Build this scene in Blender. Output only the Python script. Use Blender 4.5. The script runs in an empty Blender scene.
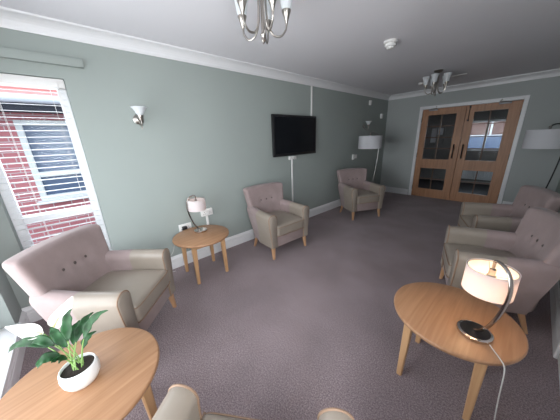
import bpy, bmesh, math, random
from mathutils import Vector, Matrix, noise
random.seed(7)
S = bpy.context.scene
COL = S.collection
PI = math.pi
R = math.radians

# ------------------------------------------------------------------ camera
cam_d = bpy.data.cameras.new('camera')
cam_d.sensor_width = 36.0
cam_d.lens = 224.9 / 560 * 36.0
cam_d.clip_start = 0.02
cam = bpy.data.objects.new('camera', cam_d)
COL.objects.link(cam)
rt = Vector((0.67322, 0.73863, -0.03464)).normalized()
fw = Vector((-0.711795, 0.634646, -0.300952)).normalized()
up = rt.cross(fw)
m = Matrix((rt, up, -fw)).transposed().to_4x4()
m.translation = Vector((2.72, 0.6113, 1.4792))
cam.matrix_world = m
S.camera = cam

# ------------------------------------------------------------------ world and daylight
S.view_settings.view_transform = 'Standard'
S.view_settings.look = 'None'
S.view_settings.gamma = 1.0
S.view_settings.use_curve_mapping = False
S.view_settings.exposure = 0.42

W = bpy.data.worlds.new('overcast_sky'); S.world = W
W.use_nodes = True
wn = W.node_tree.nodes; wl = W.node_tree.links
bg = wn['Background']
bg.inputs['Color'].default_value = (0.80, 0.90, 1.0, 1)
bg.inputs['Strength'].default_value = 2.3

def area(name, loc, direction, sx, sy, power, color, spread=PI):
    d = bpy.data.lights.new(name, 'AREA'); d.shape = 'RECTANGLE'
    d.size = sx; d.size_y = sy; d.energy = power; d.color = color; d.spread = spread
    o = bpy.data.objects.new(name, d); COL.objects.link(o)
    o.location = loc
    o.rotation_euler = Vector(direction).to_track_quat('-Z', 'Y').to_euler()
    return o
# overcast daylight entering by the wide window of the near wall, the narrow window, an added side window, and the invented lobby glazing
area('daylight_near_window', (1.26, -0.235, 1.12), (0, 1, 0), 1.96, 1.86, 36, (1.0, 0.985, 0.97), R(125))
area('daylight_narrow_window', (-0.75, 0.42, 1.5), (1, 0.05, -0.25), 0.9, 1.3, 16, (0.86, 0.94, 1.0))
area('added_side_light', (3.34, 0.52, 1.45), (-1, 0.15, 0), 0.80, 1.2, 50, (1.0, 0.98, 0.96))  # added source, brightens the room through the unseen side window
area('daylight_invented_lobby', (1.9, 11.2, 1.9), (0, -1, -0.1), 2.2, 1.6, 24, (0.88, 0.94, 1.0))  # light for the invented lobby and its window

# ------------------------------------------------------------------ materials
MATS = {}
def mat(name, col, rough=0.6, metal=0.0, spec=0.5, noise_scale=0, noise_amt=0.0, bump=0.0, bump_scale=200, stretch=(1,1,1), sheen=0, trans=0, emit=None, estr=0, coat=0, detail=3, bump_dist=0.002):
    m = bpy.data.materials.new(name); m.use_nodes = True
    nt = m.node_tree; b = nt.nodes['Principled BSDF']
    b.inputs['Base Color'].default_value = (*col, 1)
    b.inputs['Roughness'].default_value = rough
    b.inputs['Metallic'].default_value = metal
    b.inputs['Specular IOR Level'].default_value = spec
    if sheen: b.inputs['Sheen Weight'].default_value = sheen; b.inputs['Sheen Roughness'].default_value = .4
    if coat: b.inputs['Coat Weight'].default_value = coat
    if trans: b.inputs['Transmission Weight'].default_value = trans
    if emit: b.inputs['Emission Color'].default_value = (*emit, 1); b.inputs['Emission Strength'].default_value = estr
    tc = nt.nodes.new('ShaderNodeTexCoord'); mp = nt.nodes.new('ShaderNodeMapping')
    mp.inputs['Scale'].default_value = stretch
    nt.links.new(tc.outputs['Object'], mp.inputs['Vector'])
    if noise_scale:
        n = nt.nodes.new('ShaderNodeTexNoise'); n.inputs['Scale'].default_value = noise_scale; n.inputs['Detail'].default_value = detail
        nt.links.new(mp.outputs[0], n.inputs['Vector'])
        r = nt.nodes.new('ShaderNodeValToRGB')
        r.color_ramp.elements[0].position = .3; r.color_ramp.elements[1].position = .7
        r.color_ramp.elements[0].color = (*[c * (1 - noise_amt) for c in col], 1)
        r.color_ramp.elements[1].color = (*[min(1, c * (1 + noise_amt)) for c in col], 1)
        nt.links.new(n.outputs['Fac'], r.inputs['Fac'])
        nt.links.new(r.outputs['Color'], b.inputs['Base Color'])
    if bump:
        n2 = nt.nodes.new('ShaderNodeTexNoise'); n2.inputs['Scale'].default_value = bump_scale; n2.inputs['Detail'].default_value = 2
        nt.links.new(mp.outputs[0], n2.inputs['Vector'])
        bp = nt.nodes.new('ShaderNodeBump'); bp.inputs['Strength'].default_value = bump; bp.inputs['Distance'].default_value = bump_dist
        nt.links.new(n2.outputs['Fac'], bp.inputs['Height']); nt.links.new(bp.outputs[0], b.inputs['Normal'])
    MATS[name] = m
    return m

def wood(name, base, dark, axis='x', rough=.38, ring=9.0):
    """oak: long streaks along one axis with broad board tones"""
    m = bpy.data.materials.new(name); m.use_nodes = True
    nt = m.node_tree; b = nt.nodes['Principled BSDF']; b.inputs['Roughness'].default_value = rough
    tc = nt.nodes.new('ShaderNodeTexCoord'); mp = nt.nodes.new('ShaderNodeMapping')
    sc = {'x': (.9, 14, 14), 'y': (14, .9, 14), 'z': (14, 14, .9)}[axis]
    mp.inputs['Scale'].default_value = sc
    nt.links.new(tc.outputs['Object'], mp.inputs['Vector'])
    n = nt.nodes.new('ShaderNodeTexNoise'); n.inputs['Scale'].default_value = 3.0; n.inputs['Detail'].default_value = 6; n.inputs['Distortion'].default_value = .6
    nt.links.new(mp.outputs[0], n.inputs['Vector'])
    r = nt.nodes.new('ShaderNodeValToRGB')
    r.color_ramp.elements[0].position = .3; r.color_ramp.elements[1].position = .72
    r.color_ramp.elements[0].color = (*dark, 1); r.color_ramp.elements[1].color = (*base, 1)
    nt.links.new(n.outputs['Fac'], r.inputs['Fac']); nt.links.new(r.outputs['Color'], b.inputs['Base Color'])
    MATS[name] = m
    return m

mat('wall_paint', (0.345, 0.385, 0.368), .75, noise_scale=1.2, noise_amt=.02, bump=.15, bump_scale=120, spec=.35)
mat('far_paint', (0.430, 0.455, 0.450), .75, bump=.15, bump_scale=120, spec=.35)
mat('ceiling_paint', (0.80, 0.79, 0.83), .8, bump=.2, bump_scale=90, spec=.3)
mat('white_gloss', (0.80, 0.80, 0.82), .35)
mat('white_plastic', (0.82, 0.81, 0.80), .4)
mat('oak_top_a', (0.5, .3, .18)); wood('oak_top', (0.44, 0.245, 0.135), (0.33, 0.170, 0.088), 'y', .42)
wood('oak_leg', (0.60, 0.36, 0.19), (0.50, 0.28, 0.14), 'z', .4)
wood('oak_door', (0.45, 0.225, 0.115), (0.32, 0.150, 0.075), 'z', .45)
wood('chair_leg_wood', (0.56, 0.33, 0.19), (0.46, 0.25, 0.13), 'z', .4)
mat('vinyl', (0.285, 0.242, 0.203), .36, noise_scale=6, noise_amt=.05, bump=.15, bump_scale=350, bump_dist=.0006)
mat('fabric', (0.315, 0.243, 0.238), .85, noise_scale=9, noise_amt=.07, bump=.3, bump_scale=500, sheen=.2, bump_dist=.0008, spec=.25)
mat('piping', (0.26, 0.165, 0.11), .6)
mat('button', (0.10, 0.075, 0.07), .7)
mat('nickel', (0.42, 0.39, 0.36), .28, metal=1)
mat('chrome', (0.62, 0.58, 0.55), .12, metal=1)
mat('dark_chrome', (0.36, 0.33, 0.31), .16, metal=1)
mat('closer_metal', (0.30, 0.30, 0.31), .5, metal=.6)
mat('black_plastic', (0.012, 0.012, 0.014), .35)
mat('screen', (0.006, 0.007, 0.010), .22)
mat('black_or_shaded_metal', (0.03, 0.03, 0.032), .35, metal=.7)  # black fittings, and shade put into one floor lamp pole
mat('pot_glaze', (0.82, 0.82, 0.82), .35)
mat('soil', (0.020, 0.014, 0.010), .95, bump=1, bump_scale=120)
mat('leaf', (0.010, 0.050, 0.014), .5, spec=.22, noise_scale=25, noise_amt=.45)
mat('leaf_stem', (0.20, 0.34, 0.09), .45)
mat('spathe', (0.80, 0.79, 0.74), .55, noise_scale=15, noise_amt=.03)
mat('spadix', (0.65, 0.62, 0.30), .6)
mat('cord_white', (0.62, 0.60, 0.58), .5)
mat('roof_tile', (0.62, 0.24, 0.22), .8, noise_scale=14, noise_amt=.15)
mat('soffit', (0.045, 0.045, 0.06), .8)
mat('gutter', (0.78, 0.80, 0.88), .4)
mat('paving', (0.26, 0.26, 0.27), .9, noise_scale=6, noise_amt=.06)
mat('asphalt', (0.20, 0.20, 0.21), .9)
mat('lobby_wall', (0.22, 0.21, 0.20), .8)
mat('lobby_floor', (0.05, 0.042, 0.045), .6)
mat('car_silver', (0.55, 0.57, 0.60), .25, metal=.4)
mat('car_blue', (0.10, 0.18, 0.36), .25, metal=.3)
mat('paper', (0.75, 0.75, 0.78), .8)
mat('dark_room', (0.02, 0.022, 0.03), .5)
mat('bulb_off', (0.80, 0.80, 0.78), .3)

# carpet: mottled heather pile
m = mat('carpet', (0.155, 0.122, 0.137), .95, spec=.15, sheen=.15)
nt = m.node_tree; b = nt.nodes['Principled BSDF']
tc = nt.nodes.new('ShaderNodeTexCoord')
n1 = nt.nodes.new('ShaderNodeTexNoise'); n1.inputs['Scale'].default_value = 125; n1.inputs['Detail'].default_value = 3; n1.inputs['Roughness'].default_value = .7
n2 = nt.nodes.new('ShaderNodeTexNoise'); n2.inputs['Scale'].default_value = 2.2; n2.inputs['Detail'].default_value = 5
nt.links.new(tc.outputs['Object'], n1.inputs['Vector']); nt.links.new(tc.outputs['Object'], n2.inputs['Vector'])
r1 = nt.nodes.new('ShaderNodeValToRGB'); r1.color_ramp.elements[0].position = .36; r1.color_ramp.elements[1].position = .66
r1.color_ramp.elements[0].color = (0.165, 0.125, 0.136, 1); r1.color_ramp.elements[1].color = (0.400, 0.325, 0.340, 1)
mx = nt.nodes.new('ShaderNodeMix'); mx.data_type = 'RGBA'; mx.blend_type = 'MULTIPLY'; mx.inputs[0].default_value = 1
r2 = nt.nodes.new('ShaderNodeValToRGB'); r2.color_ramp.elements[0].position = .35; r2.color_ramp.elements[1].position = .65
r2.color_ramp.elements[0].color = (.86, .86, .86, 1); r2.color_ramp.elements[1].color = (1.06, 1.06, 1.06, 1)
nt.links.new(n1.outputs['Fac'], r1.inputs['Fac']); nt.links.new(n2.outputs['Fac'], r2.inputs['Fac'])
nt.links.new(r1.outputs['Color'], mx.inputs[6]); nt.links.new(r2.outputs['Color'], mx.inputs[7])
nt.links.new(mx.outputs[2], b.inputs['Base Color'])
bp = nt.nodes.new('ShaderNodeBump'); bp.inputs['Strength'].default_value = .6; bp.inputs['Distance'].default_value = .006
nt.links.new(n1.outputs['Fac'], bp.inputs['Height']); nt.links.new(bp.outputs[0], b.inputs['Normal'])

mat('brick_far', (0.20, 0.11, 0.09), .9, noise_scale=8, noise_amt=.15)
# brick
m = mat('brick', (0.55, 0.2, 0.2), .9)
nt = m.node_tree; b = nt.nodes['Principled BSDF']
tc = nt.nodes.new('ShaderNodeTexCoord'); mp = nt.nodes.new('ShaderNodeMapping'); mp.inputs['Rotation'].default_value = (0, 0, 0)
sx = nt.nodes.new('ShaderNodeSeparateXYZ'); cx = nt.nodes.new('ShaderNodeCombineXYZ')
nt.links.new(tc.outputs['Object'], sx.inputs[0]); nt.links.new(sx.outputs[1], cx.inputs[0]); nt.links.new(sx.outputs[2], cx.inputs[1])
br = nt.nodes.new('ShaderNodeTexBrick')
br.inputs['Color1'].default_value = (0.60, 0.21, 0.225, 1); br.inputs['Color2'].default_value = (0.50, 0.165, 0.18, 1)
br.inputs['Mortar'].default_value = (0.62, 0.48, 0.48, 1)
br.inputs['Scale'].default_value = 1; br.inputs['Brick Width'].default_value = .225; br.inputs['Row Height'].default_value = .075; br.inputs['Mortar Size'].default_value = .007
nt.links.new(cx.outputs[0], br.inputs['Vector']); nt.links.new(br.outputs['Color'], b.inputs['Base Color'])

# glass: thin clear pane
m = bpy.data.materials.new('glass'); m.use_nodes = True; MATS['glass'] = m
nt = m.node_tree; nt.nodes.remove(nt.nodes['Principled BSDF'])
tr = nt.nodes.new('ShaderNodeBsdfTransparent'); tr.inputs[0].default_value = (.93, .95, .96, 1)
gl = nt.nodes.new('ShaderNodeBsdfGlossy'); gl.inputs['Roughness'].default_value = .02
lw = nt.nodes.new('ShaderNodeFresnel'); lw.inputs['IOR'].default_value = 1.12
ms = nt.nodes.new('ShaderNodeMixShader')
nt.links.new(lw.outputs[0], ms.inputs[0]); nt.links.new(tr.outputs[0], ms.inputs[1]); nt.links.new(gl.outputs[0], ms.inputs[2])
nt.links.new(ms.outputs[0], nt.nodes['Material Output'].inputs[0])
# dark outside glazing; blue of the reflected sky is painted into its base colour
mat('painted_sky_glass', (0.06, 0.08, 0.12), .22, spec=.5)
MATS['painted_sky_glass'].node_tree.nodes['Principled BSDF'].inputs['Base Color'].default_value = (0.11, 0.15, 0.24, 1)

def shade_material(name, col, tcol, mixv=.55):
    m = bpy.data.materials.new(name); m.use_nodes = True; MATS[name] = m
    nt = m.node_tree; nt.nodes.remove(nt.nodes['Principled BSDF'])
    d = nt.nodes.new('ShaderNodeBsdfDiffuse'); d.inputs[0].default_value = (*col, 1)
    t = nt.nodes.new('ShaderNodeBsdfTranslucent'); t.inputs[0].default_value = (*tcol, 1)
    # fine horizontal weave
    tc = nt.nodes.new('ShaderNodeTexCoord'); mp = nt.nodes.new('ShaderNodeMapping'); mp.inputs['Scale'].default_value = (8, 8, 320)
    n = nt.nodes.new('ShaderNodeTexNoise'); n.inputs['Scale'].default_value = 1; nt.links.new(tc.outputs['Object'], mp.inputs[0]); nt.links.new(mp.outputs[0], n.inputs['Vector'])
    bp = nt.nodes.new('ShaderNodeBump'); bp.inputs['Strength'].default_value = .25; bp.inputs['Distance'].default_value = .002
    nt.links.new(n.outputs['Fac'], bp.inputs['Height']); nt.links.new(bp.outputs[0], d.inputs['Normal'])
    ms = nt.nodes.new('ShaderNodeMixShader'); ms.inputs[0].default_value = mixv
    nt.links.new(d.outputs[0], ms.inputs[1]); nt.links.new(t.outputs[0], ms.inputs[2])
    nt.links.new(ms.outputs[0], nt.nodes['Material Output'].inputs[0])
shade_material('lamp_fabric', (0.86, 0.83, 0.84), (0.90, 0.80, 0.80), .42)
shade_material('floor_fabric', (0.74, 0.74, 0.78), (0.6, 0.6, 0.6), .25)
shade_material('frosted_glass', (0.88, 0.90, 0.92), (0.85, 0.88, 0.90), .45)
mat('lit_bulb', (1, .8, .5), .4, emit=(1.0, 0.68, 0.34), estr=6)
mat('dim_bulb', (1, .7, .5), .4, emit=(1.0, 0.55, 0.35), estr=2.0)

# ------------------------------------------------------------------ mesh helpers
def obj(name, bm, material, parent=None, smooth=True, angle=38):
    me = bpy.data.meshes.new(name)
    bmesh.ops.recalc_face_normals(bm, faces=bm.faces)
    bm.to_mesh(me); bm.free()
    if smooth:
        for p in me.polygons: p.use_smooth = True
        me.set_sharp_from_angle(angle=R(angle))
    me.materials.append(MATS[material])
    o = bpy.data.objects.new(name, me); COL.objects.link(o)
    if parent: o.parent = parent
    return o
def tag(o, label, cat, group=None, kind=None):
    o['label'] = label; o['category'] = cat
    if group: o['group'] = group
    if kind: o['kind'] = kind
    return o
def thing(name, label, cat, loc=(0, 0, 0), rz=0, group=None):
    o = bpy.data.objects.new(name, None); COL.objects.link(o)
    o.location = loc; o.rotation_euler = (0, 0, rz); o.empty_display_size = .1
    return tag(o, label, cat, group)
def struct(name, bm, material, parent=None, smooth=False):
    o = obj(name, bm, material, parent, smooth=smooth)
    if parent is None: o['kind'] = 'structure'
    return o
def copy_tree(src, parent=None):
    c = src.copy(); COL.objects.link(c)
    if parent: c.parent = parent
    for ch in list(src.children): copy_tree(ch, c)
    return c
def BM(): return bmesh.new()
def box(bm, lo, hi, bevel=0, seg=2):
    lo, hi = Vector(lo), Vector(hi)
    r = bmesh.ops.create_cube(bm, size=1)
    vs = r['verts']
    for v in vs:
        v.co = Vector(((lo[i] + hi[i]) / 2 + v.co[i] * (hi[i] - lo[i])) for i in range(3))
    if bevel:
        es = list({e for v in vs for e in v.link_edges})
        bmesh.ops.bevel(bm, geom=es, offset=bevel, segments=seg, profile=.5, affect='EDGES')
    return bm
def rbox(bm, lo, hi, r, n=(8, 8, 6), fn=None):
    """rounded box with a dense grid, then a deformation"""
    lo, hi = Vector(lo), Vector(hi)
    def axis(a, b_, k):
        # extra rows near the rounded ends
        pts = [a + r * (1 - math.cos(t * PI / 2 / 3)) * 1.0 for t in range(0, 4)]
        pts = [a + r * t / 3 for t in range(4)]
        mid = [a + r + (b_ - a - 2 * r) * t / k for t in range(1, k)]
        return pts + mid + [b_ - r + r * t / 3 for t in range(4)]
    ax = [axis(lo[i], hi[i], n[i]) for i in range(3)]
    cache = {}
    def vert(i, j, k):
        key = (i, j, k)
        if key not in cache:
            p = Vector((ax[0][i], ax[1][j], ax[2][k]))
            q = Vector(min(max(p[d], lo[d] + r), hi[d] - r) for d in range(3))
            d = p - q
            if d.length > 1e-9: p = q + d.normalized() * r
            if fn: p = fn(p)
            cache[key] = bm.verts.new(p)
        return cache[key]
    N = [len(a) for a in ax]
    for d in range(3):
        e, f = [(1, 2), (2, 0), (0, 1)][d]
        for s in (0, N[d] - 1):
            for a in range(N[e] - 1):
                for b_ in range(N[f] - 1):
                    q = []
                    for (u, v) in ((a, b_), (a + 1, b_), (a + 1, b_ + 1), (a, b_ + 1)):
                        idx = [0, 0, 0]; idx[d] = s; idx[e] = u; idx[f] = v
                        q.append(vert(*idx))
                    bm.faces.new(q)
    return bm
def lathe(bm, prof, seg=32, c=(0, 0, 0), closed=False):
    rings = []
    for (r, z) in prof:
        if r < 1e-6: rings.append([bm.verts.new((c[0], c[1], c[2] + z))])
        else: rings.append([bm.verts.new((c[0] + r * math.cos(2 * PI * i / seg), c[1] + r * math.sin(2 * PI * i / seg), c[2] + z)) for i in range(seg)])
    pairs = list(zip(rings, rings[1:]))
    if closed: pairs.append((rings[-1], rings[0]))
    for a, b_ in pairs:
        for i in range(seg):
            j = (i + 1) % seg
            if len(a) == 1 and len(b_) == 1: continue
            if len(a) == 1: bm.faces.new((a[0], b_[i], b_[j]))
            elif len(b_) == 1: bm.faces.new((a[i], a[j], b_[0]))
            else: bm.faces.new((a[i], a[j], b_[j], b_[i]))
    return bm
def smooth_path(pts, n=6):
    P = [Vector(p) for p in pts]
    if len(P) < 3: return P
    out = []
    for i in range(len(P) - 1):
        p0 = P[max(i - 1, 0)]; p1 = P[i]; p2 = P[i + 1]; p3 = P[min(i + 2, len(P) - 1)]
        for k in range(n):
            t = k / n
            out.append(.5 * ((2 * p1) + (-p0 + p2) * t + (2 * p0 - 5 * p1 + 4 * p2 - p3) * t * t + (-p0 + 3 * p1 - 3 * p2 + p3) * t ** 3))
    out.append(P[-1]); return out
def tube(bm, pts, r, seg=8, flat=1.0, caps=True, closed=False, side=None):
    """sweep; r may be a list; flat squashes the section along the side vector"""
    P = [Vector(p) for p in pts]; n = len(P)
    rs = r if isinstance(r, (list, tuple)) else [r] * n
    rings = []; prev = None
    for i in range(n):
        if closed: t = (P[(i + 1) % n] - P[i - 1])
        else: t = P[min(i + 1, n - 1)] - P[max(i - 1, 0)]
        t.normalize()
        if side is not None: a = Vector(side)
        elif prev is None: a = Vector((0, 0, 1)) if abs(t.z) < .9 else Vector((1, 0, 0))
        else: a = prev
        a = (a - t * a.dot(t)).normalized(); b_ = t.cross(a); prev = a
        rings.append([bm.verts.new(P[i] + (a * math.cos(2 * PI * k / seg) * flat + b_ * math.sin(2 * PI * k / seg)) * rs[i]) for k in range(seg)])
    pr = list(zip(rings, rings[1:]))
    if closed: pr.append((rings[-1], rings[0]))
    for a, b_ in pr:
        for k in range(seg):
            l = (k + 1) % seg
            bm.faces.new((a[k], a[l], b_[l], b_[k]))
    if caps and not closed:
        bm.faces.new(rings[0][::-1]); bm.faces.new(rings[-1])
    return bm
def loft(bm, rings, caps=True, close=True):
    vr = [[bm.verts.new(p) for p in ring] for ring in rings]
    n = len(vr[0])
    for a, b_ in zip(vr, vr[1:]):
        for k in range(n if close else n - 1):
            l = (k + 1) % n
            bm.faces.new((a[k], a[l], b_[l], b_[k]))
    if caps: bm.faces.new(vr[0][::-1]); bm.faces.new(vr[-1])
    return bm
def taper_leg(bm, x0, y0, z0, w0, x1, y1, z1, w1, bev=.003):
    """square leg from the foot to its head"""
    rings = []
    for (x, y, z, w) in ((x0, y0, z0, w0), (x1, y1, z1, w1)):
        h = w / 2; c = w * .14
        rings.append([(x + a, y + b_, z) for a, b_ in ((h, h - c), (h - c, h), (-h + c, h), (-h, h - c), (-h, -h + c), (-h + c, -h), (h - c, -h), (h, -h + c))])
    return loft(bm, rings)
def extrude_profile(bm, prof, a, b_, inward):
    """profile (d, z) pushed from a to b along a wall; d is the distance off the wall along inward"""
    a, b_, n = Vector(a), Vector(b_), Vector(inward)
    rings = [[p + n * d + Vector((0, 0, z)) for d, z in prof] for p in (a, b_)]
    return loft(bm, rings)

# ------------------------------------------------------------------ room shell
WX, LY, H = 3.10, 6.80, 2.40
T = .25
struct('floor', box(BM(), (-T, -T, -.12), (WX + T, LY + .10, 0)), 'carpet')
struct('ceiling', box(BM(), (-T, -T, H), (WX + T, LY + .10, H + .15)), 'ceiling_paint')
# left wall with narrow window opening y .13-.715, z .28-2.01
w = BM(); WY0, WY1, WZ0, WZ1 = .13, .715, .28, 2.01
box(w, (-T, -T, 0), (0, WY0, H)); box(w, (-T, WY1, 0), (0, LY + .1, H)); box(w, (-T, WY0, 0), (0, WY1, WZ0)); box(w, (-T, WY0, WZ1), (0, WY1, H))
struct('wall_left', w, 'wall_paint')
NX0, NX1, NZ0, NZ1 = .27, 2.25, .165, 2.05
w = BM()
box(w, (0, -T, 0), (NX0, 0, H)); box(w, (NX1, -T, 0), (WX, 0, H)); box(w, (NX0, -T, 0), (NX1, 0, NZ0)); box(w, (NX0, -T, NZ1), (NX1, 0, H))
struct('wall_near', w, 'wall_paint')
DX0, DX1, DZ = .79, 2.425, 2.02
w = BM()
box(w, (0, LY, 0), (DX0, LY + .1, H)); box(w, (DX1, LY, 0), (WX, LY + .1, H)); box(w, (DX0, LY, DZ), (DX1, LY + .1, H))
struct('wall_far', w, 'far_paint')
RY0, RY1, RZ = 1.0, 2.72, 2.03
w = BM()
box(w, (WX, -T, 0), (WX + T, .12, H)); box(w, (WX, .92, 0), (WX + T, RY0, H)); box(w, (WX, .12, 0), (WX + T, .92, .85)); box(w, (WX, .12, 2.06), (WX + T, .92, H)); box(w, (WX, RY1, 0), (WX + T, LY + .1, H)); box(w, (WX, RY0, RZ), (WX + T, RY1, H))  # includes the opening cut for the added window
struct('wall_right', w, 'wall_paint')

skirt = [(0, 0), (.018, 0), (.018, .095), (.014, .100), (.014, .108), (.019, .112), (.019, .128), (.010, .145), (.006, .155), (0, .158)]
struct('baseboard_left', extrude_profile(BM(), skirt, (0, 0, 0), (0, LY, 0), (1, 0, 0)), 'white_gloss')
sn = [(d, z * .92) for d, z in skirt]
struct('baseboard_near', extrude_profile(BM(), sn, (.02, 0, 0), (WX - .02, 0, 0), (0, 1, 0)), 'white_gloss')
b = BM(); extrude_profile(b, sn, (.02, LY, 0), (DX0 - .06, LY, 0), (0, -1, 0)); extrude_profile(b, sn, (DX1 + .06, LY, 0), (WX - .02, LY, 0), (0, -1, 0))
struct('baseboard_far', b, 'white_gloss')
b = BM(); extrude_profile(b, skirt, (WX, 0, 0), (WX, RY0 - .07, 0), (-1, 0, 0)); extrude_profile(b, skirt, (WX, RY1 + .07, 0), (WX, LY, 0), (-1, 0, 0))
struct('baseboard_right', b, 'white_gloss')
# coved cornice
cor = [(0, 0), (0, -.10), (.010, -.10), (.012, -.092)] + [(.085 - .070 * math.cos(t * PI / 12), -.085 + .070 * math.sin(t * PI / 12)) for t in range(0, 7)] + [(.090, -.012), (.092, 0)]
for nm, a, b_, n in (('trim_1', (0, 0, H), (0, LY, H), (1, 0, 0)), ('trim_2', (0, LY, H), (WX, LY, H), (0, -1, 0)), ('trim_3', (WX, 0, H), (WX, LY, H), (-1, 0, 0)), ('trim_4', (0, 0, H), (WX, 0, H), (0, 1, 0))):
    struct(nm, extrude_profile(BM(), cor, a, b_, n), 'white_gloss')

# narrow window: white frame set back in the wall, transom, panes
def frame_rect(bm, plane, a0, a1, z0, z1, d0, d1, w, bev=.004):
    """rectangular frame; plane 'x' means the frame lies in a plane of constant x"""
    def bx(p0, p1, q0, q1):
        if plane == 'x': box(bm, (d0, p0, q0), (d1, p1, q1), bev, 1)
        else: box(bm, (p0, d0, q0), (p1, d1, q1), bev, 1)
    bx(a0, a0 + w, z0, z1); bx(a1 - w, a1, z0, z1); bx(a0 + w, a1 - w, z1 - w, z1); bx(a0 + w, a1 - w, z0, z0 + w)
    return bm
b = BM(); frame_rect(b, 'x', WY0, WY1, WZ0, WZ1, -.15, -.09, .062)
box(b, (-.15, WY0 + .062, .855), (-.085, WY1 - .062, .925), .004, 1)
win1 = struct('window_1', b, 'white_gloss')
b = BM(); box(b, (-.124, WY0 + .06, .92), (-.120, WY1 - .06, WZ1 - .06)); obj('glass_pane', b, 'glass', win1, smooth=False)
b = BM(); box(b, (-.124, WY0 + .06, WZ0 + .06), (-.120, WY1 - .06, .86)); obj('glass_pane', b, 'glass', win1, smooth=False)
b = BM(); box(b, (-.088, WY0, WZ0 - .03), (.035, WY1, WZ0), .006, 2); obj('window_sill', b, 'white_gloss', win1)

# wide low window of the near wall
b = BM(); frame_rect(b, 'y', NX0, NX1, NZ0, NZ1, -.20, -.13, .065)
box(b, (1.22, -.20, NZ0 + .065), (1.30, -.13, NZ1 - .065), .004, 1)
win2 = struct('window_2', b, 'white_gloss')
for x0, x1 in ((NX0 + .06, 1.225), (1.295, NX1 - .06)):
    obj('glass_pane', box(BM(), (x0, -.168, NZ0 + .06), (x1, -.164, NZ1 - .06)), 'glass', win2, smooth=False)
obj('window_board', box(BM(), (NX0 + .001, -.130, NZ0), (NX1 - .001, .032, NZ0 + .020), .005, 2), 'white_gloss', win2)

b = BM(); frame_rect(b, 'x', .12, .92, .85, 2.06, WX + .13, WX + .20, .06)  # added window out of view, put in to light the room
added_win = struct('added_window_4', b, 'white_gloss')
obj('glass_pane', box(BM(), (WX + .163, .175, .905), (WX + .167, .865, 2.005)), 'glass', added_win, smooth=False)

# double doors in the far wall
b = BM(); A = .065
def arch(bm, x0, x1, z1, y0, y1):
    box(bm, (x0 - A + .02, y0, 0), (x0 + .02, y1, z1 + A - .02), .006, 2); box(bm, (x1 - .02, y0, 0), (x1 + A - .02, y1, z1 + A - .02), .006, 2)
    box(bm, (x0 + .02, y0, z1 - .02), (x1 - .02, y1, z1 + A - .02), .006, 2)
arch(b, DX0, DX1, DZ, LY - .020, LY + .002)
box(b, (DX0, LY, 0), (DX0 + .018, LY + .10, DZ)); box(b, (DX1 - .018, LY, 0), (DX1, LY + .10, DZ)); box(b, (DX0, LY, DZ - .018), (DX1, LY + .10, DZ))
struct('trim_5', b, 'white_gloss')
def door_leaf(name, x0, x1, gx0, gx1, handle_x, hinge_x, rods):
    y0, y1 = LY - .002, LY + .042
    zt = 1.995
    b = BM()
    box(b, (x0, y0, .008), (gx0, y1, zt), .003, 1); box(b, (gx1, y0, .008), (x1, y1, zt), .003, 1)
    for z0, z1 in ((.008, .21), (.70, .91), (1.865, zt)): box(b, (gx0 - .002, y0 + .0015, z0), (gx1 + .002, y1 - .0015, z1))
    d = struct(name, b, 'oak_door', smooth=True)
    for (z0, z1, rows) in ((.21, .70, 2), (.91, 1.865, 4)):
        obj('glass_pane', box(BM(), (gx0 - .001, y0 + .02, z0 - .001), (gx1 + .001, y0 + .024, z1 + .001)), 'glass', d, smooth=False)
        b = BM(); mx_ = (gx0 + gx1) / 2
        box(b, (mx_ - .009, y0 + .008, z0), (mx_ + .009, y0 + .036, z1))
        for k in range(1, rows):
            zz = z0 + (z1 - z0) * k / rows
            box(b, (gx0, y0 + .009, zz - .009), (gx1, y0 + .035, zz + .009))
        obj('glazing_bar', b, 'oak_dark', d, smooth=False)
    b = BM()
    tube(b, smooth_path([(handle_x, y0, .955), (handle_x, y0 - .045, .958), (handle_x, y0 - .055, .985), (handle_x, y0 - .055, 1.20), (handle_x, y0 - .045, 1.225), (handle_x, y0, 1.228)], 4), .011, 8)
    obj('pull_handle', b, 'black_or_shaded_metal', d)
    # overhead closer
    cxx = hinge_x
    b = BM(); s = 1 if hinge_x < 1.6 else -1
    box(b, (cxx - .085, y0 - .035, 1.955), (cxx + .085, y0, 1.988), .008, 2)
    cl = obj('door_closer', b, 'closer_metal', d)
    b = BM(); tube(b, [(cxx - .05 * s, y0 - .03, 1.993), (cxx + .08 * s, y0 - .07, 1.998), (cxx + .05 * s, y0 - .030, 2.040)], .008, 6); obj('closer_arm', b, 'nickel', cl)
    for z in (.22, 1.0, 1.78):
        hx = x0 if hinge_x < 1.6 else x1
        b = BM(); lathe(b, [(0, -.05), (.007, -.05), (.007, .05), (0, .05)], 10, (hx, y0 - .006, z)); obj('hinge', b, 'black_or_shaded_metal', d)
    if rods:
        b = BM(); hx = x0 + .055
        tube(b, [(hx, y0 - .012, 1.72), (hx, y0 - .012, 1.98)], .006, 8); box(b, (hx - .014, y0 - .02, 1.95), (hx + .014, y0, 1.985), .003, 1)
        lathe(b, [(0, -.018), (.017, -.014), (.017, .014), (0, .018)], 12, (hx, y0 - .018, 1.71)); obj('door_bolt', b, 'black_or_shaded_metal', d)
    return d
wood('oak_dark', (0.16, 0.085, 0.05), (0.12, 0.06, 0.035), 'z', .5)
door_leaf('door_1', DX0 + .021, 1.603, .935, 1.455, 1.515, 1.02, False)
door_leaf('door_2', 1.609, DX1 - .021, 1.745, 2.235, 1.675, 2.17, True)

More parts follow.
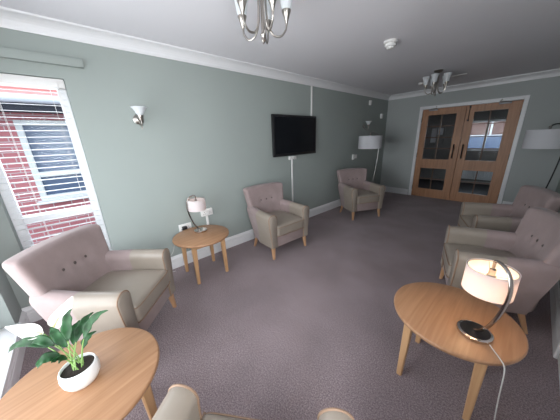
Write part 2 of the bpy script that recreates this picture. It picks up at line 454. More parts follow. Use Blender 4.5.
# side door in the right wall with its frame
b = BM()
box(b, (WX - .020, RY0 - .065, 0), (WX + .002, RY0, RZ + .065), .006, 2); box(b, (WX - .020, RY1, 0), (WX + .002, RY1 + .065, RZ + .065), .006, 2); box(b, (WX - .020, RY0, RZ), (WX + .002, RY1, RZ + .065), .006, 2)
struct('trim_6', b, 'white_gloss')
b = BM(); box(b, (WX + .0, RY0 + .003, .006), (WX + .044, 1.858, RZ - .003), .003, 1)
d3 = struct('door_3', b, 'white_gloss', smooth=True)
b = BM(); tube(b, smooth_path([(WX, 1.80, 1.0), (WX - .05, 1.80, 1.0), (WX - .055, 1.77, 1.0), (WX - .055, 1.69, 1.0)], 4), .009, 8); obj('door_handle', b, 'nickel', d3)
b = BM(); box(b, (WX + .0, 1.862, .006), (WX + .044, RY1 - .003, RZ - .003), .003, 1)
struct('door_4', b, 'white_gloss', smooth=True)

# ------------------------------------------------------------------ invented lobby beyond the double doors, giving light and dark patches
ly0, ly1 = LY + .10, 9.4
struct('floor_lobby', box(BM(), (-.6, ly0, -.12), (WX + .6, ly1 + .2, 0)), 'lobby_floor')
struct('ceiling_lobby', box(BM(), (-.6, ly0, H), (WX + .6, ly1 + .2, H + .12)), 'lobby_wall')
b = BM(); box(b, (-.8, ly0, 0), (-.6, ly1 + .2, H)); struct('wall_lobby_left', b, 'lobby_wall')
b = BM(); box(b, (WX + .6, ly0, 0), (WX + .8, ly1 + .2, H)); struct('wall_lobby_right', b, 'lobby_wall')
LX0, LX1, LZ0, LZ1 = 1.22, 2.15, .95, 1.78
b = BM(); box(b, (-.6, ly1, 0), (LX0, ly1 + .2, H)); box(b, (LX1, ly1, 0), (WX + .6, ly1 + .2, H)); box(b, (LX0, ly1, 0), (LX1, ly1 + .2, LZ0)); box(b, (LX0, ly1, LZ1), (LX1, ly1 + .2, H))
struct('wall_lobby_end', b, 'lobby_wall')
b = BM(); frame_rect(b, 'y', LX0, LX1, LZ0, LZ1, ly1 + .05, ly1 + .11, .05); box(b, (1.66, ly1 + .05, LZ0 + .05), (1.71, ly1 + .11, LZ1 - .05))
win3 = struct('window_3', b, 'white_gloss')
obj('glass_pane', box(BM(), (LX0 + .045, ly1 + .078, LZ0 + .045), (LX1 - .045, ly1 + .082, LZ1 - .045)), 'glass', win3, smooth=False)
nb = thing('notice_board', 'pale notice board on the dim lobby wall, seen through left door', 'notice board', (.55, ly1, 1.45))
obj('board_frame', box(BM(), (-.22, -.03, -.30), (.16, -.001, .22), .006, 2), 'lobby_wall', nb)
obj('paper_sheet', box(BM(), (-.19, -.034, -.25), (-.05, -.031, .18)), 'paper', nb, smooth=False)
obj('paper_sheet', box(BM(), (-.02, -.034, -.02), (.12, -.031, .18)), 'paper', nb, smooth=False)
rad = thing('radiator', 'white panel radiator under the lobby window, seen through right door', 'radiator', (1.55, ly1, 0))
b = BM()
for k in range(22): box(b, (-.55 + k * .05, -.10, .14), (-.508 + k * .05, -.055, .62), .006, 1)
box(b, (-.56, -.075, .13), (.56, -.05, .63), .004, 1); obj('radiator_panel', b, 'white_gloss', rad)
for q_ in (-.38, .38): obj('wall_bracket', box(BM(), (q_ - .02, -.05, .3), (q_ + .02, -.001, .4)), 'white_gloss', rad)
b = BM(); tube(b, [(.58, -.075, .004), (.58, -.075, .18), (.54, -.075, .18)], .009, 8); obj('radiator_pipe', b, 'white_gloss', rad)

# ------------------------------------------------------------------ outside: car park
struct('ground', box(BM(), (-30, -20, -.30), (30, 40, -.14)), 'paving')
def car(name, label, loc, rz, paint):
    c = thing(name, label, 'car', loc, rz)
    secs = [(-2.1, .42, .72, .72), (-2.0, .30, .80, .82), (-1.5, .28, .88, .86), (-1.1, .28, .92, .87), (1.0, .28, .98, .87), (1.6, .28, .95, .86), (2.05, .32, .85, .82), (2.15, .45, .75, .72)]
    rings = []
    for x, z0, z1, hw in secs:
        rings.append([(x, -hw + .06, z0), (x, -hw, z0 + .12), (x, -hw, z1 - .15), (x, -hw + .08, z1), (x, hw - .08, z1), (x, hw, z1 - .15), (x, hw, z0 + .12), (x, hw - .06, z0)])
    obj('car_body', loft(BM(), rings), paint, c)
    rings = []
    for x, z1, hw in ((-1.15, .90, .78), (-.35, 1.40, .62), (.2, 1.47, .62), (.9, 1.44, .62), (1.75, .94, .76)):
        rings.append([(x, -.78, .88), (x, -hw, z1), (x, hw, z1), (x, .78, .88)])
    obj('cabin', loft(BM(), rings), 'painted_sky_glass', c)
    b = BM(); box(b, (-.4, -.58, 1.42), (1.0, .58, 1.49), .03, 2); obj('car_roof', b, paint, c)
    for sx_ in (-1.3, 1.35):
        for sy_ in (-.80, .80):
            b = BM()
            pr = [(0, -.1), (.2, -.1), (.31, -.08), (.31, .08), (.2, .1), (0, .1)]
            lathe(b, pr, 20); bmesh.ops.rotate(b, verts=b.verts, cent=(0, 0, 0), matrix=Matrix.Rotation(PI / 2, 3, 'X'))
            bmesh.ops.translate(b, verts=b.verts, vec=(sx_, sy_, .31)); obj('wheel', b, 'black_plastic', c)
    return c
car('car', 'silver car parked outside the lobby window', (1.0, 12.6, -.14), R(10), 'car_silver')
car('car', 'blue car parked further off beyond the lobby window', (-1.6, 16.6, -.14), R(4), 'car_blue')

far = thing('added_brick_terrace', 'distant brick terrace added across the car park to block bright sky', 'building', (0, 20, -.14))  # added block, hides the sky to darken the view through the doors
obj('terrace_wall', box(BM(), (-14, 0, 0), (16, .4, 5.2)), 'brick_far', far, smooth=False)
for k in range(7):
    w_ = obj('window_frame', frame_rect(BM(), 'y', -9 + k * 3.2, -7.6 + k * 3.2, 1.1, 2.4, -.05, .02, .09) , 'white_plastic', far)
# ------------------------------------------------------------------ outside: brick block facing the narrow window
bx0 = -2.5
b = BM()
oy0, oy1, oz0, oz1 = .11, .82, .66, 1.88
box(b, (bx0 - .3, -4, -.14), (bx0, oy0, 1.98)); box(b, (bx0 - .3, oy1, -.14), (bx0, 4, 1.98)); box(b, (bx0 - .3, oy0, -.14), (bx0, oy1, oz0)); box(b, (bx0 - .3, oy0, oz1), (bx0, oy1, 1.98))
bld = thing('brick_building', 'red brick building with white window and tiled roof across from the blinds', 'building', (0, 0, 0))
obj('brick_wall', b, 'brick', bld, smooth=False)
b = BM(); frame_rect(b, 'x', oy0, oy1, oz0, oz1, bx0 - .06, bx0 + .02, .075); box(b, (bx0 - .06, oy0 + .075, 1.03), (bx0 + .02, oy1 - .075, 1.11), .004, 1)
fr = obj('window_frame', b, 'white_plastic', bld)
obj('pane', box(BM(), (bx0 - .045, oy0 + .07, 1.10), (bx0 - .035, oy1 - .07, oz1 - .07)), 'painted_sky_glass', fr, smooth=False)
obj('pane', box(BM(), (bx0 - .045, oy0 + .07, oz0 + .07), (bx0 - .035, oy1 - .07, 1.04)), 'painted_sky_glass', fr, smooth=False)
obj('window_ledge', box(BM(), (bx0 - .02, oy0 - .05, oz0 - .06), (bx0 + .06, oy1 + .05, oz0), .006, 1), 'white_plastic', fr)
obj('soffit_board', box(BM(), (bx0 - .3, -4.1, 1.98), (bx0 + .38, 4.1, 2.02)), 'soffit', bld, smooth=False)
obj('fascia_board', box(BM(), (bx0 + .36, -4.1, 1.99), (bx0 + .385, 4.1, 2.12)), 'soffit', bld, smooth=False)
b = BM(); tube(b, [(bx0 + .44, -4.1, 2.12), (bx0 + .44, 4.1, 2.12)], .055, 12); obj('rain_gutter', b, 'gutter', bld)
b = BM()
for k in range(14):
    x0 = bx0 + .40 - k * .22; z0 = 2.13 + k * .125
    rings = [[(x0, y, z0), (x0 + .02, y, z0 + .03), (x0 - .26, y, z0 + .175), (x0 - .26, y, z0 + .145)] for y in (-4.1, 4.1)]
    loft(b, rings)
obj('tiled_roof', b, 'roof_tile', bld, smooth=False)

# ------------------------------------------------------------------ venetian blind in the narrow window
bl = thing('venetian_blind', 'white venetian blind with open slats in the narrow window', 'blind', (0, .4225, WZ1))
b = BM(); box(b, (-.072, -.288, -.070), (-.008, .288, -.004), .004, 2); obj('headrail', b, 'white_plastic', bl)
b = BM(); k = 0; z = -.105
while z > -1.66:
    rings = []
    for yy in (-.272, .272):
        top = [(-.050 + .026 * t / 4, yy, z + .0025 * math.sin(PI * t / 4) + (.5 - t / 4) * .002) for t in range(5)]
        rings.append(top + [(p[0], p[1], p[2] - .0018) for p in reversed(top)])
    loft(b, rings); z -= .0490
obj('slat_stack', b, 'white_gloss', bl)
b = BM(); box(b, (-.065, -.272, -1.695), (-.012, .272, -1.675), .003, 1); obj('bottom_rail', b, 'white_plastic', bl)
for yy in (-.11, .19):
    b = BM()
    tube(b, [(-.011, yy, -.07), (-.011, yy, -1.68)], .0016, 5); tube(b, [(-.065, yy, -.07), (-.065, yy, -1.68)], .0016, 5); obj('ladder_cord', b, 'white_plastic', bl)
b = BM(); tube(b, [(-.004, .245, -.03), (-.004, .247, -1.0)], .003, 6); obj('tilt_wand', b, 'white_plastic', bl)

# painted conduit above the window
cd = obj('conduit_cover', box(BM(), (.001, .001, 2.105), (.035, .865, 2.168), .004, 2), 'wall_paint')
tag(cd, 'wall-coloured boxed conduit running above the narrow window', 'conduit')

# ------------------------------------------------------------------ armchairs
def make_chair():
    root = thing('armchair', 'x', 'armchair')
    # ---- backrest: one upholstered slab, wider at the top, leaning back
    def bfn(p):
        v = (p.z - .16) / .70; u = p.y / .30
        wdt = .240 + .090 * max(0, v) ** 1.1
        y = u * wdt
        x = p.x + .058 - .135 * v
        z = p.z + (.012 * (1 - u * u) if v > .9 else 0)
        x += .030 * abs(u) ** 2.5 * (1 if v > .25 else v / .25)       # gentle wing
        for by in (-.095, 0, .095):                                  # buttoned dimples
            d2 = (y - by) ** 2 + (p.z - .665) ** 2
            if p.x > -.20: x -= .016 * math.exp(-d2 / .0011)
        return Vector((x, y, z))
    b = rbox(BM(), (-.260, -.30, .16), (-.135, .30, .855), .036, (3, 26, 26), bfn)
    bk = obj('backrest', b, 'fabric', root)
    for by in (-.095, 0, .095):
        b = BM(); lathe(b, [(0, .006), (.008, .0045), (.0125, 0), (.008, -.004), (0, -.004)], 14)
        bmesh.ops.rotate(b, verts=b.verts, cent=(0, 0, 0), matrix=Matrix.Rotation(PI / 2 - .18, 3, 'Y'))
        bmesh.ops.translate(b, verts=b.verts, vec=(-.135 + .058 - .135 * .7214 - .013, by, .665)); obj('button', b, 'button', bk)
    # ---- arms: section outline swept from front to back
    def arm_ring(x, s, zt, grow=0.0):
        # outline in (y, z), inner side first; s = side sign
        inn = .234; out0 = .312; out1 = .348
        pts = [(inn, .160), (inn, .33), (inn - .002, .46), (inn - .004, zt - .075)]
        for t in range(0, 9):
            a = PI - t * PI / 8
            cy = (inn - .006 + out1) / 2; ry = (out1 - inn + .006) / 2
            pts.append((cy + ry * math.cos(a), zt - .058 + .058 * math.sin(a)))
        pts += [(out1 - .004, zt - .12), (out1 - .016, zt - .22), (out0 + .004, .28), (out0, .160)]
        cy0 = .285; cz0 = .38
        return [(x, s * (cy0 + (y - cy0) * (1 + grow)), cz0 + (z - cz0) * (1 + grow)) for y, z in pts]
    def ztop(x): return .600 + .022 * (1 - (x + .22) / .56) ** 1.4 if x < .33 else .600
    for s in (-1, 1):
        xs = [.325, .320, .29, .22, .12, .045]
        rings = [arm_ring(.333, s, .600, -.07), arm_ring(.331, s, .600, -.035)] + [arm_ring(x, s, ztop(x), -.012 if x > .324 else 0) for x in xs]
        arm = obj('armrest', loft(BM(), rings), 'vinyl', root, angle=50)
        xs = [.045, -.02, -.10, -.18, -.25]
        rings = [arm_ring(x, s, ztop(x) if x > -.2 else ztop(-.2) - .01, -.003) for x in xs]
        rings = [[(px_ + (.62 - pz_) * .20 * min(1, max(0, (.045 - x) / .20)), py_ * (1 - .11 * min(1, max(0, (.045 - x) / .29))) * (1 - .06 * min(1, max(0, (.045 - x) / .29)) * max(0, .62 - pz_) / .46), pz_) for px_, py_, pz_ in r_] for x, r_ in zip(xs, rings)]
        obj('arm_panel', loft(BM(), rings), 'fabric', root, angle=50)
        # piping round the front panel and along the arm seam
        ring = arm_ring(.324, s, .600, 0.0)
        path = smooth_path(ring, 2)
        b = tube(BM(), path, .0050, 6); obj('piping', b, 'piping', arm)
    # ---- rails and seat
    b = BM(); box(b, (.285, -.238, .158), (.316, .238, .305), .010, 2); box(b, (-.13, -.238, .165), (.285, .238, .24))
    obj('front_rail', b, 'fabric', root)
    def sfn(p):
        u = p.y / .23; w_ = (p.x - .07) / .27
        z = p.z
        if p.z > .38: z += .022 * (1 - abs(u) ** 3) * (1 - abs(w_) ** 3) - .010 * max(0, w_) ** 2
        return Vector((p.x, p.y, z))
    b = rbox(BM(), (-.19, -.232, .300), (.348, .232, .455), .030, (14, 12, 3), sfn)
    st = obj('seat_cushion', b, 'vinyl', root)
    b = BM(); 
    for z, inset in ((.434, .006), (.314, .004)):
        pth = [(-.10, -.232 + inset - .004, z), (.305, -.232 + inset - .004, z - (.004 if z > .4 else 0)), (.341, -.220, z - (.008 if z > .4 else 0)), (.350, -.17, z - (.009 if z > .4 else 0)), (.350, 0, z - (.009 if z > .4 else 0)), (.350, .17, z - (.009 if z > .4 else 0)), (.341, .220, z - (.008 if z > .4 else 0)), (.305, .232 - inset + .004, z - (.004 if z > .4 else 0)), (-.10, .232 - inset + .004, z)]
        tube(b, smooth_path(pth, 3), .0036, 6)
    obj('piping', b, 'piping', st)
    # ---- legs
    for sx_, sy_ in ((1, 1), (1, -1), (-1, 1), (-1, -1)):
        b = BM()
        if sx_ > 0: taper_leg(b, .308, .285 * sy_, 0, .026, .292, .276 * sy_, .162, .046)
        else: taper_leg(b, -.190, .250 * sy_, 0, .026, -.130, .238 * sy_, .172, .042)
        obj('leg', b, 'chair_leg_wood', root)
    return root
G = 'matching tub armchairs'
chair = make_chair()
chairs = [
    ((.730, .600), 48.8, 'large taupe buttoned armchair in front of the narrow window with blinds'),
    ((.436, 2.552), -2.8, 'pinkish armchair below the television, between lamp table and trunking'),
    ((.547, 4.60), -26, 'small distant armchair beside floor lamp on the green wall'),
    ((2.690, 3.060), 197.6, 'armchair on the right, nearest behind the lit table lamp'),
    ((2.625, 4.167), 201, 'armchair on the right nearest the glazed double doors, under hanging floor lamp'),
    ((2.419, .650), 128.5, 'armchair cut off at the bottom edge, only arms and seat front showing'),
]
for i, ((x, y), a, lab) in enumerate(chairs):
    c = chair if i == 0 else copy_tree(chair)
    c.location = (x, y, 0); c.rotation_euler = (0, 0, R(a)); c['label'] = lab; c['group'] = G

# ------------------------------------------------------------------ round oak side tables
def make_table():
    root = thing('side_table', 'x', 'table')
    b = BM(); lathe(b, [(0, .480), (.296, .480), (.303, .476), (.305, .468), (.303, .459), (.294, .452), (0, .452)], 72); obj('tabletop', b, 'oak_top', root, angle=60)
    b = BM()
    for k in range(4):
        bb = BM(); box(bb, (.155, -.145, .400), (.175, .145, .4525), .002, 1)
        bmesh.ops.rotate(bb, verts=bb.verts, cent=(0, 0, 0), matrix=Matrix.Rotation(k * PI / 2, 3, 'Z'))
        me = bpy.data.meshes.new('t'); bb.to_mesh(me); bb.free(); b.from_mesh(me); bpy.data.meshes.remove(me)
    obj('apron', b, 'oak_leg', root)
    for sx_, sy_ in ((1, 1), (1, -1), (-1, 1), (-1, -1)):
        b = BM(); taper_leg(b, .172 * sx_, .172 * sy_, 0, .030, .164 * sx_, .164 * sy_, .4525, .048); obj('leg', b, 'oak_leg', root)
    return root
table = make_table()
tabs = [((1.565, .425), 12, 'round oak side table in the near left corner holding potted peace lily'),
        ((2.585, 2.045), 0, 'round oak side table on the right holding the lit lamp'),
        ((.36, 1.51), 0, 'small round oak side table against green wall, between two armchairs')]
for i, ((x, y), a, lab) in enumerate(tabs):
    c = table if i == 0 else copy_tree(table)
    c.location = (x, y, 0); c.rotation_euler = (0, 0, R(a)); c['label'] = lab; c['group'] = 'round oak side tables'
TZ = .4805

# ------------------------------------------------------------------ arched lamps (table and floor)
def shade_mesh(r, h, z0, t=.003):
    b = BM(); lathe(b, [(r, z0), (r, z0 + h), (r - t, z0 + h), (r - t, z0)], 56, closed=True); return b
def table_lamp(name, label, loc, bow, lit):
    """C-shaped metal arm bowing along local +X, drum shade hung inside it"""
    t = thing(name, label, 'lamp', (*loc, TZ), bow, 'arched table lamps')
    b = BM(); lathe(b, [(0, 0), (.070, 0), (.073, .004), (.073, .018), (.068, .0205), (0, .0215)], 48); bs = obj('base', b, 'chrome', t)
    b = BM(); lathe(b, [(0, .0212), (.062, .0207), (.062, .0222), (0, .0228)], 40); obj('base_plate', b, 'black_plastic' if lit else 'chrome', bs)
    pth = smooth_path([(.000, 0, .022), (.028, 0, .048), (.062, 0, .108), (.089, 0, .190), (.106, 0, .280), (.106, 0, .345), (.085, 0, .400), (.050, 0, .426), (.014, 0, .430), (.004, 0, .418), (.004, 0, .385)], 6)
    b = BM(); n = len(pth); tube(b, pth, [.0085 - .003 * i / n for i in range(n)], 10, flat=1.3, side=(0, 1, 0)); obj('arm', b, 'dark_chrome', t)
    z0, h, r = .262, .124, .095
    sh = obj('lamp_shade', shade_mesh(r, h, z0), 'lamp_fabric', t)
    b = BM()
    for k in range(3):
        a = 2 * PI * k / 3 + .5
        tube(b, [(.016 * math.cos(a), .016 * math.sin(a), z0 + h - .035), ((r - .003) * math.cos(a), (r - .003) * math.sin(a), z0 + h - .010)], .0014, 5)
    cr = [((r - .004) * math.cos(2 * PI * k / 40), (r - .004) * math.sin(2 * PI * k / 40), z0 + h - .004) for k in range(40)]
    tube(b, cr, .0022, 5, closed=True); obj('shade_ring', b, 'nickel', sh)
    b = BM(); lathe(b, [(0, z0 + h), (.013, z0 + h - .002), (.014, z0 + h - .03), (.018, z0 + h - .034), (.018, z0 + h - .05), (.014, z0 + h - .055), (0, z0 + h - .058)], 18, (.004, 0, 0)); obj('lamp_holder', b, 'nickel', t)
    b = BM(); lathe(b, [(0, -.095 + z0 + h + 0), (.012, -.093 + z0 + h), (.022, -.080 + z0 + h), (.022, -.070 + z0 + h), (.012, -.056 + z0 + h), (0, -.054 + z0 + h)], 18, (.004, 0, 0)); obj('bulb', b, 'lit_bulb' if lit else 'dim_bulb', t)
    ld = bpy.data.lights.new('lamp_light', 'POINT'); ld.energy = 2.9 if lit else .10; ld.color = (1.0, .68, .38); ld.shadow_soft_size = .02
    lo = bpy.data.objects.new('lamp_light', ld); COL.objects.link(lo); lo.parent = t; lo.location = (.004, 0, z0 + .035)
    return t
lamp1 = table_lamp('table_lamp', 'lit arched chrome lamp with pale drum shade on the right table', (2.695, 1.955), R(-46), True)
lamp2 = table_lamp('table_lamp', 'arched chrome lamp with white drum shade on the table by the wall', (.262, 1.545), R(-112), False)

def floor_lamp(label, loc, bow, pole):
    t = thing('floor_lamp', label, 'lamp', (*loc, 0), bow, 'arched floor lamps')
    b = BM(); lathe(b, [(0, 0), (.135, 0), (.140, .006), (.140, .018), (.132, .024), (0, .026)], 40); obj('base', b, 'nickel', t)
    pth = smooth_path([(0, 0, .024), (.045, 0, .14), (.10, 0, .38), (.150, 0, .70), (.180, 0, 1.00), (.190, 0, 1.25), (.175, 0, 1.42), (.13, 0, 1.515), (.07, 0, 1.545), (.012, 0, 1.53), (0, 0, 1.50)], 6)
    b = BM(); tube(b, pth, .0085, 10); obj('pole', b, pole, t)
    z0, h, r = 1.228, .250, .225
    sh = obj('lamp_shade', shade_mesh(r, h, z0), 'floor_fabric', t)
    b = BM()
    for k in range(3):
        a = 2 * PI * k / 3 + .3
        tube(b, [(.016 * math.cos(a), .016 * math.sin(a), z0 + h - .03), ((r - .003) * math.cos(a), (r - .003) * math.sin(a), z0 + h - .012)], .0018, 5)
    obj('shade_ring', b, 'nickel', sh)
    b = BM(); lathe(b, [(0, 1.53), (.012, 1.527), (.018, 1.505), (.010, 1.49), (.016, 1.47), (.019, 1.40), (.015, 1.38), (0, 1.375)], 18); obj('lamp_holder', b, 'nickel', t)
    b = BM(); lathe(b, [(0, 1.30), (.018, 1.305), (.030, 1.33), (.028, 1.35), (.014, 1.378), (0, 1.38)], 18); obj('bulb', b, 'bulb_off', t)
    return t
mat('pole_metal', (0.35, 0.34, 0.34), .3, metal=1)
floor_lamp('arched floor lamp with grey drum shade behind the distant armchair by wall', (.40, 5.22), R(48), 'pole_metal')
floor_lamp('arched floor lamp with grey drum shade at right of the double doors', (2.795, 5.55), R(20), 'black_or_shaded_metal')  # black pole colour stands in for the shade on silvery metal

# cord of the lit lamp: over the table edge to the floor
b = BM()
tube(b, smooth_path([(2.760, 1.915, .4860), (2.770, 1.900, .4845), (2.785, 1.880, .4840), (2.803, 1.852, .4845), (2.818, 1.830, .478), (2.826, 1.822, .44), (2.835, 1.835, .30), (2.850, 1.87, .12), (2.862, 1.90, .02), (2.90, 1.88, .004), (2.96, 1.70, .004), (3.02, 1.40, .004), (3.06, 1.10, .004)], 6), .0026, 6)
tag(obj('lamp_cord', b, 'cord_white'), 'pale cord hanging from the lit lamp down off the table', 'cord')
# cord of the small lamp, trailing on the skirting behind the wall table
b = BM()
tube(b, smooth_path([(.026, 1.30, .34), (.026, 1.26, .22), (.027, 1.18, .16), (.028, 1.12, .10), (.034, 1.12, .03), (.06, 1.16, .006), (.09, 1.24, .004)], 6), .0024, 6)
tag(obj('lamp_cord', b, 'cord_white'), 'thin cord looping down behind the wall-side oak table', 'cord')

# ------------------------------------------------------------------ peace lily
pl = thing('potted_peace_lily', 'peace lily with white blooms in a small white oval pot', 'plant', (1.562, .428, TZ))
b = BM(); lathe(b, [(0, 0), (.044, 0), (.055, .006), (.066, .028), (.0695, .052), (.067, .076), (.063, .088), (.0605, .090), (.058, .087), (.060, .070), (0, .066)], 48); obj('pot', b, 'pot_glaze', pl)
b = BM(); lathe(b, [(0, .079), (.02, .080), (.045, .077), (.0598, .074), (.0598, .068), (0, .067)], 28)
for v in b.verts:
    v.co.z += .004 * noise.noise(v.co * 90) if v.co.z > .07 else 0
obj('soil', b, 'soil', pl)
O0 = Vector((1.562, .428, TZ))
def leaf(tip, mid, width, base=(0, 0), droop=0, matn='leaf', name='leaf', cup=.25, stem_r=.0022):
    tip = Vector(tip) - O0; mid = Vector(mid) - O0
    p0 = Vector((base[0], base[1], .078))
    # stem then blade along a quadratic
    def q(t):
        c = 2 * mid - .5 * p0 - .5 * tip
        return p0 * (1 - t) ** 2 + c * 2 * t * (1 - t) + tip * t * t
    ts = .34
    L = obj(name, BM(), matn, pl)
    b = BM(); tube(b, [q(ts * k / 6) for k in range(7)], stem_r, 6); obj('leaf_stem', b, 'leaf_stem', L)
    b = BM(); N = 14; rows = []
    for k in range(N + 1):
        t = ts + (1 - ts) * k / N; p = q(t); tg = (q(min(1, t + .01)) - q(t - .01)).normalized()
        sd = tg.cross(Vector((.62, -.30, .72)));
        if sd.length < .15: sd = tg.cross(Vector((0, 0, 1)))
        sd.normalize(); nr = sd.cross(tg)
        u = k / N
        w = 1.0 * width * (math.sin(PI * min(1, u ** .8)) ** .75) * (1 - .25 * u) + .0006
        if u == 1: w = .0004
        wav = .004 * math.sin(u * 17)
        for_row = []
        for j in range(-3, 4):
            v = j / 3
            for_row.append(p + sd * (w * v) + nr * (cup * w * abs(v) ** 1.5 + wav * v))
        rows.append([(x_, x_ - nr * .0008) for x_ in for_row])
    rings = [[a for a, _ in r] + [c for _, c in reversed(r)] for r in rows]
    loft(b, rings)
    me = L.data; bmesh.ops.recalc_face_normals(b, faces=b.faces); b.to_mesh(me); b.free()
    for p_ in me.polygons: p_.use_smooth = True
    return L
LV = [((1.322, .207, .615), (1.415, .315, .665), .020), ((1.526, .313, .617), (1.530, .365, .645), .021), ((1.508, .464, .812), (1.505, .43, .715), .024),
      ((1.606, .580, .795), (1.560, .495, .720), .019), ((1.366, .285, .640), (1.45, .35, .675), .020), ((1.475, .525, .735), (1.50, .46, .680), .019),
      ((1.455, .380, .735), (1.495, .400, .675), .020), ((1.60, .37, .665), (1.57, .395, .640), .016), ((1.44, .47, .70), (1.49, .44, .665), .018), ((1.56, .52, .69), (1.55, .47, .65), .015)]
for i, (tp, md, wd) in enumerate(LV):
    a = i * 2.3; leaf(tp, md, wd, (.018 * math.cos(a), .018 * math.sin(a)))
def bloom(base, tip, wid, rootxy):
    base_v = Vector(base) - O0
    st = [Vector((rootxy[0], rootxy[1], .078)), Vector((rootxy[0], rootxy[1], .078)).lerp(base_v, .5) + Vector((0, 0, .035)), base_v]
    b = BM(); tube(b, smooth_path(st, 6), .0022, 6)
    fs = obj('flower', b, 'leaf_stem', pl)
    tip_v = Vector(tip) - O0; b = BM(); rows = []; N = 14
    ax = (tip_v - base_v); sd = ax.cross(Vector((.62, -.30, .72))).normalized(); nr = sd.cross(ax.normalized())
    for k in range(N + 1):
        u = k / N; p = base_v + ax * u + nr * (-.02 * math.sin(PI * u))
        w = 1.1 * wid * math.sin(PI * min(1, u ** .62)) ** .8 * (1 - .2 * u) + .0005
        r = [p + sd * (w * j / 3) + nr * (.65 * w * abs(j / 3) ** 1.6) for j in range(-3, 4)]
        rows.append(r + [x_ - nr * .001 for x_ in reversed(r)])
    loft(b, rows); obj('spathe', b, 'spathe', fs, angle=80)
    b = BM(); d = ax.normalized(); tube(b, [base_v + d * .004 + nr * .006, base_v + d * .02 + nr * .010, base_v + d * .045 + nr * .012, base_v + d * .055 + nr * .012], [.003, .0055, .005, .002], 8); obj('spadix', b, 'spadix', fs)
bloom((1.412, .345, .690), (1.222, .205, .690), .030, (-.02, -.01))
bloom((1.392, .375, .685), (1.372, .468, .798), .036, (-.01, .015))

# ------------------------------------------------------------------ television and wall fittings
tv = thing('television', 'black flat-screen television mounted on the green wall', 'television', (0, 3.405, 1.52))
b = BM(); box(b, (.020, -.500, -.305), (.060, .500, .310), .008, 2); obj('bezel', b, 'black_plastic', tv)
b = BM(); box(b, (.0595, -.468, -.262), (.0612, .468, .278)); obj('screen', b, 'screen', tv, smooth=False)
b = BM(); box(b, (.001, -.2, -.15), (.0215, .2, .15), .003, 1); obj('wall_bracket', b, 'black_or_shaded_metal', tv)
def boxthing(name, label, cat, lo, hi, matn='white_plastic', bev=.004, group=None):
    o = obj(name, box(BM(), lo, hi, bev, 2), matn); return tag(o, label, cat, group)
boxthing('cable_trunking', 'white vertical trunking rising from the television to the cornice', 'trunking', (0, 3.820, 1.835), (.016, 3.850, 2.298), group='white cable trunking')
boxthing('cable_trunking', 'white vertical trunking from socket below television to the skirting', 'trunking', (0, 3.325, .160), (.016, 3.355, 1.145), group='white cable trunking')
boxthing('cable_trunking', 'short white trunking under the socket beside the small lamp', 'trunking', (0, 1.735, .160), (.016, 1.765, .565), group='white cable trunking')
def socket(label, y0, y1, z0, z1, plug_y=None, d=.012):
    t = thing('wall_socket', label, 'socket', (0, (y0 + y1) / 2, (z0 + z1) / 2), 0, 'white double sockets')
    hy = (y1 - y0) / 2; hz = (z1 - z0) / 2
    obj('face_plate', box(BM(), (0, -hy, -hz), (d, hy, hz), .003, 2), 'white_plastic', t)
    for s in (-.2, .2): obj('rocker_switch', box(BM(), (d - .001, s * hy - .006, hz * .25), (d + .004, s * hy + .006, hz * .25 + .02), .001, 1), 'white_plastic', t)
    for s in (-.5, .5):
        b = BM(); c0 = s * hy
        for dy, dz in ((0, .006), (-.011, -.014), (.011, -.014)): box(b, (d - .001, c0 + dy - .0035, dz - .004), (d + .0006, c0 + dy + .0035, dz + .003))
        obj('socket_hole', b, 'black_plastic', t, smooth=False)
    return t
socket('white double socket with black plug behind the wall-side table', 1.385, 1.535, .440, .530)
b = BM(); box(b, (.0126, 1.415, .452), (.050, 1.470, .507), .006, 2); tube(b, smooth_path([(.045, 1.44, .456), (.05, 1.44, .42), (.030, 1.44, .36), (.026, 1.43, .20)], 4), .003, 6)
tag(obj('plug', b, 'black_plastic'), 'black plug in the double socket behind the wall-side table', 'plug')
socket('white double socket beside the small lamp shade', 1.675, 1.825, .567, .655, d=.035)
socket('white double socket just under the television', 3.262, 3.420, 1.147, 1.200, d=.035)
boxthing('light_switch', 'white light switch beside the distant armchair', 'switch', (0, 5.345, 1.000), (.014, 5.43, 1.085))
boxthing('call_point', 'narrow white call unit next to the light switch', 'call point', (0, 5.235, .985), (.030, 5.300, 1.095))
boxthing('motion_sensor', 'small white sensor high on green wall near the cornice', 'sensor', (0, 5.80, 2.13), (.045, 5.87, 2.23), bev=.012)
boxthing('wall_sensor', 'small white box on green wall near the far corner', 'sensor', (0, 6.41, 1.87), (.040, 6.50, 1.98), bev=.012)

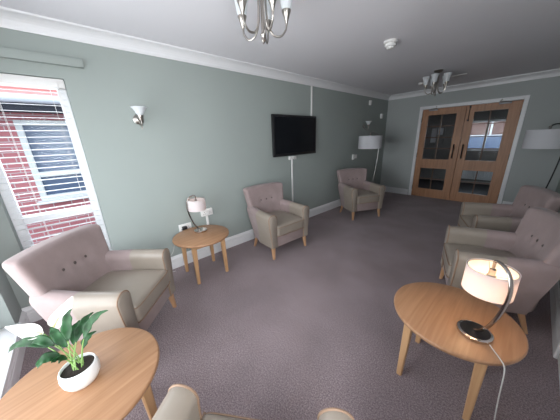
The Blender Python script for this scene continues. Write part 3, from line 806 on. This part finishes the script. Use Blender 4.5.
# wall lights
def sconce(label, y, z):
    t = thing('wall_light', label, 'wall light', (0, y, z), 0, 'wall uplighters')
    b = BM(); lathe(b, [(0, 0), (.045, 0), (.047, .006), (.038, .014), (.014, .020), (0, .020)], 28)
    bmesh.ops.rotate(b, verts=b.verts, cent=(0, 0, 0), matrix=Matrix.Rotation(PI / 2, 3, 'Y')); bmesh.ops.translate(b, verts=b.verts, vec=(0, 0, -.04)); obj('wall_plate', b, 'nickel', t)
    b = BM(); tube(b, smooth_path([(.015, 0, -.04), (.045, 0, -.080), (.085, 0, -.105), (.108, 0, -.085), (.110, 0, -.045)], 5), .007, 8)
    lathe(b, [(0, -.012), (.006, -.008), (.008, 0), (.004, .014), (0, .014)], 12, (.085, 0, -.125)); obj('bracket_arm', b, 'nickel', t)
    b = BM(); lathe(b, [(0, -.060), (.012, -.056), (.020, -.035), (.026, -.018), (.026, -.010), (0, -.008)], 24, (.110, 0, 0)); obj('cup', b, 'nickel', t)
    b = BM(); lathe(b, [(.020, -.014), (.032, .000), (.042, .025), (.056, .048), (.070, .062), (.067, .063), (.053, .050), (.039, .026), (.028, .002), (.018, -.010)], 36, (.110, 0, 0), closed=True); obj('glass_shade', b, 'frosted_glass', t)
    return t
sconce('nickel wall light with frosted glass cup between blinds and television', 1.195, 1.752)
sconce('small wall light on green wall above the distant floor lamp', 5.66, 1.725)

# ------------------------------------------------------------------ ceiling fittings
def chandelier(label, x, y, rot):
    t = thing('ceiling_light', label, 'chandelier', (x, y, H), rot, 'five-arm ceiling lights')
    b = BM(); lathe(b, [(0, 0), (.062, 0), (.064, -.008), (.050, -.024), (.020, -.034), (.010, -.045), (0, -.045)], 32); obj('ceiling_rose', b, 'nickel', t)
    b = BM(); tube(b, [(0, 0, -.03), (0, 0, -.315)], .0095, 10)
    lathe(b, [(0, -.300), (.010, -.300), (.016, -.312), (.012, -.325), (.010, -.335), (.013, -.342), (.007, -.352), (0, -.362)], 16); obj('stem', b, 'nickel', t)
    for k in range(5):
        a = 2 * PI * k / 5; c, s = math.cos(a), math.sin(a)
        prof = [(.014, -.045), (.022, -.12), (.026, -.20), (.034, -.265), (.064, -.312), (.108, -.318), (.140, -.282), (.146, -.240)]
        b = BM(); tube(b, smooth_path([(r_ * c, r_ * s, z_) for r_, z_ in prof], 5), .0062, 8); ar = obj('arm', b, 'nickel', t)
        b = BM(); lathe(b, [(0, -.252), (.007, -.252), (.010, -.240), (.019, -.212), (.028, -.190), (.028, -.184), (0, -.182)], 20, (.146 * c, .146 * s, 0)); obj('cup', b, 'nickel', ar)
        b = BM(); lathe(b, [(.024, -.186), (.033, -.160), (.037, -.130), (.043, -.100), (.057, -.074), (.055, -.072), (.040, -.099), (.034, -.130), (.030, -.160), (.021, -.184)], 28, (.146 * c, .146 * s, 0), closed=True); obj('glass_shade', b, 'frosted_glass', ar)
    return t
chandelier('nickel five-arm ceiling light with frosted shades, nearest, cut by top edge', 1.46, 1.65, R(-16))
chandelier('nickel five-arm ceiling light hanging before the double doors', 1.47, 5.10, R(-16))
sd_ = thing('smoke_detector', 'white round smoke detector on the ceiling', 'smoke detector', (1.49, 3.32, H))
b = BM(); lathe(b, [(0, 0), (.066, 0), (.066, -.016), (.058, -.022), (0, -.022)], 32); obj('mounting_base', b, 'white_plastic', sd_)
b = BM(); lathe(b, [(0, -.021), (.046, -.022), (.046, -.028), (.054, -.032), (.054, -.044), (.046, -.052), (.036, -.054), (.036, -.062), (.026, -.070), (0, -.072)], 32); obj('sensor_dome', b, 'white_plastic', sd_)
b = BM(); box(b, (1.37, 5.70, H - .014), (1.72, 5.718, H), .003, 1); tag(obj('ceiling_trunking', b, 'white_plastic'), 'thin white trunking strip on ceiling beyond the far chandelier', 'trunking')
b = BM(); lathe(b, [(0, 0), (.045, 0), (.045, -.015), (.030, -.030), (0, -.034)], 24, (1.0, 5.85, H)); tag(obj('ceiling_sensor', b, 'white_plastic'), 'small white round sensor on the ceiling near far cornice', 'sensor')
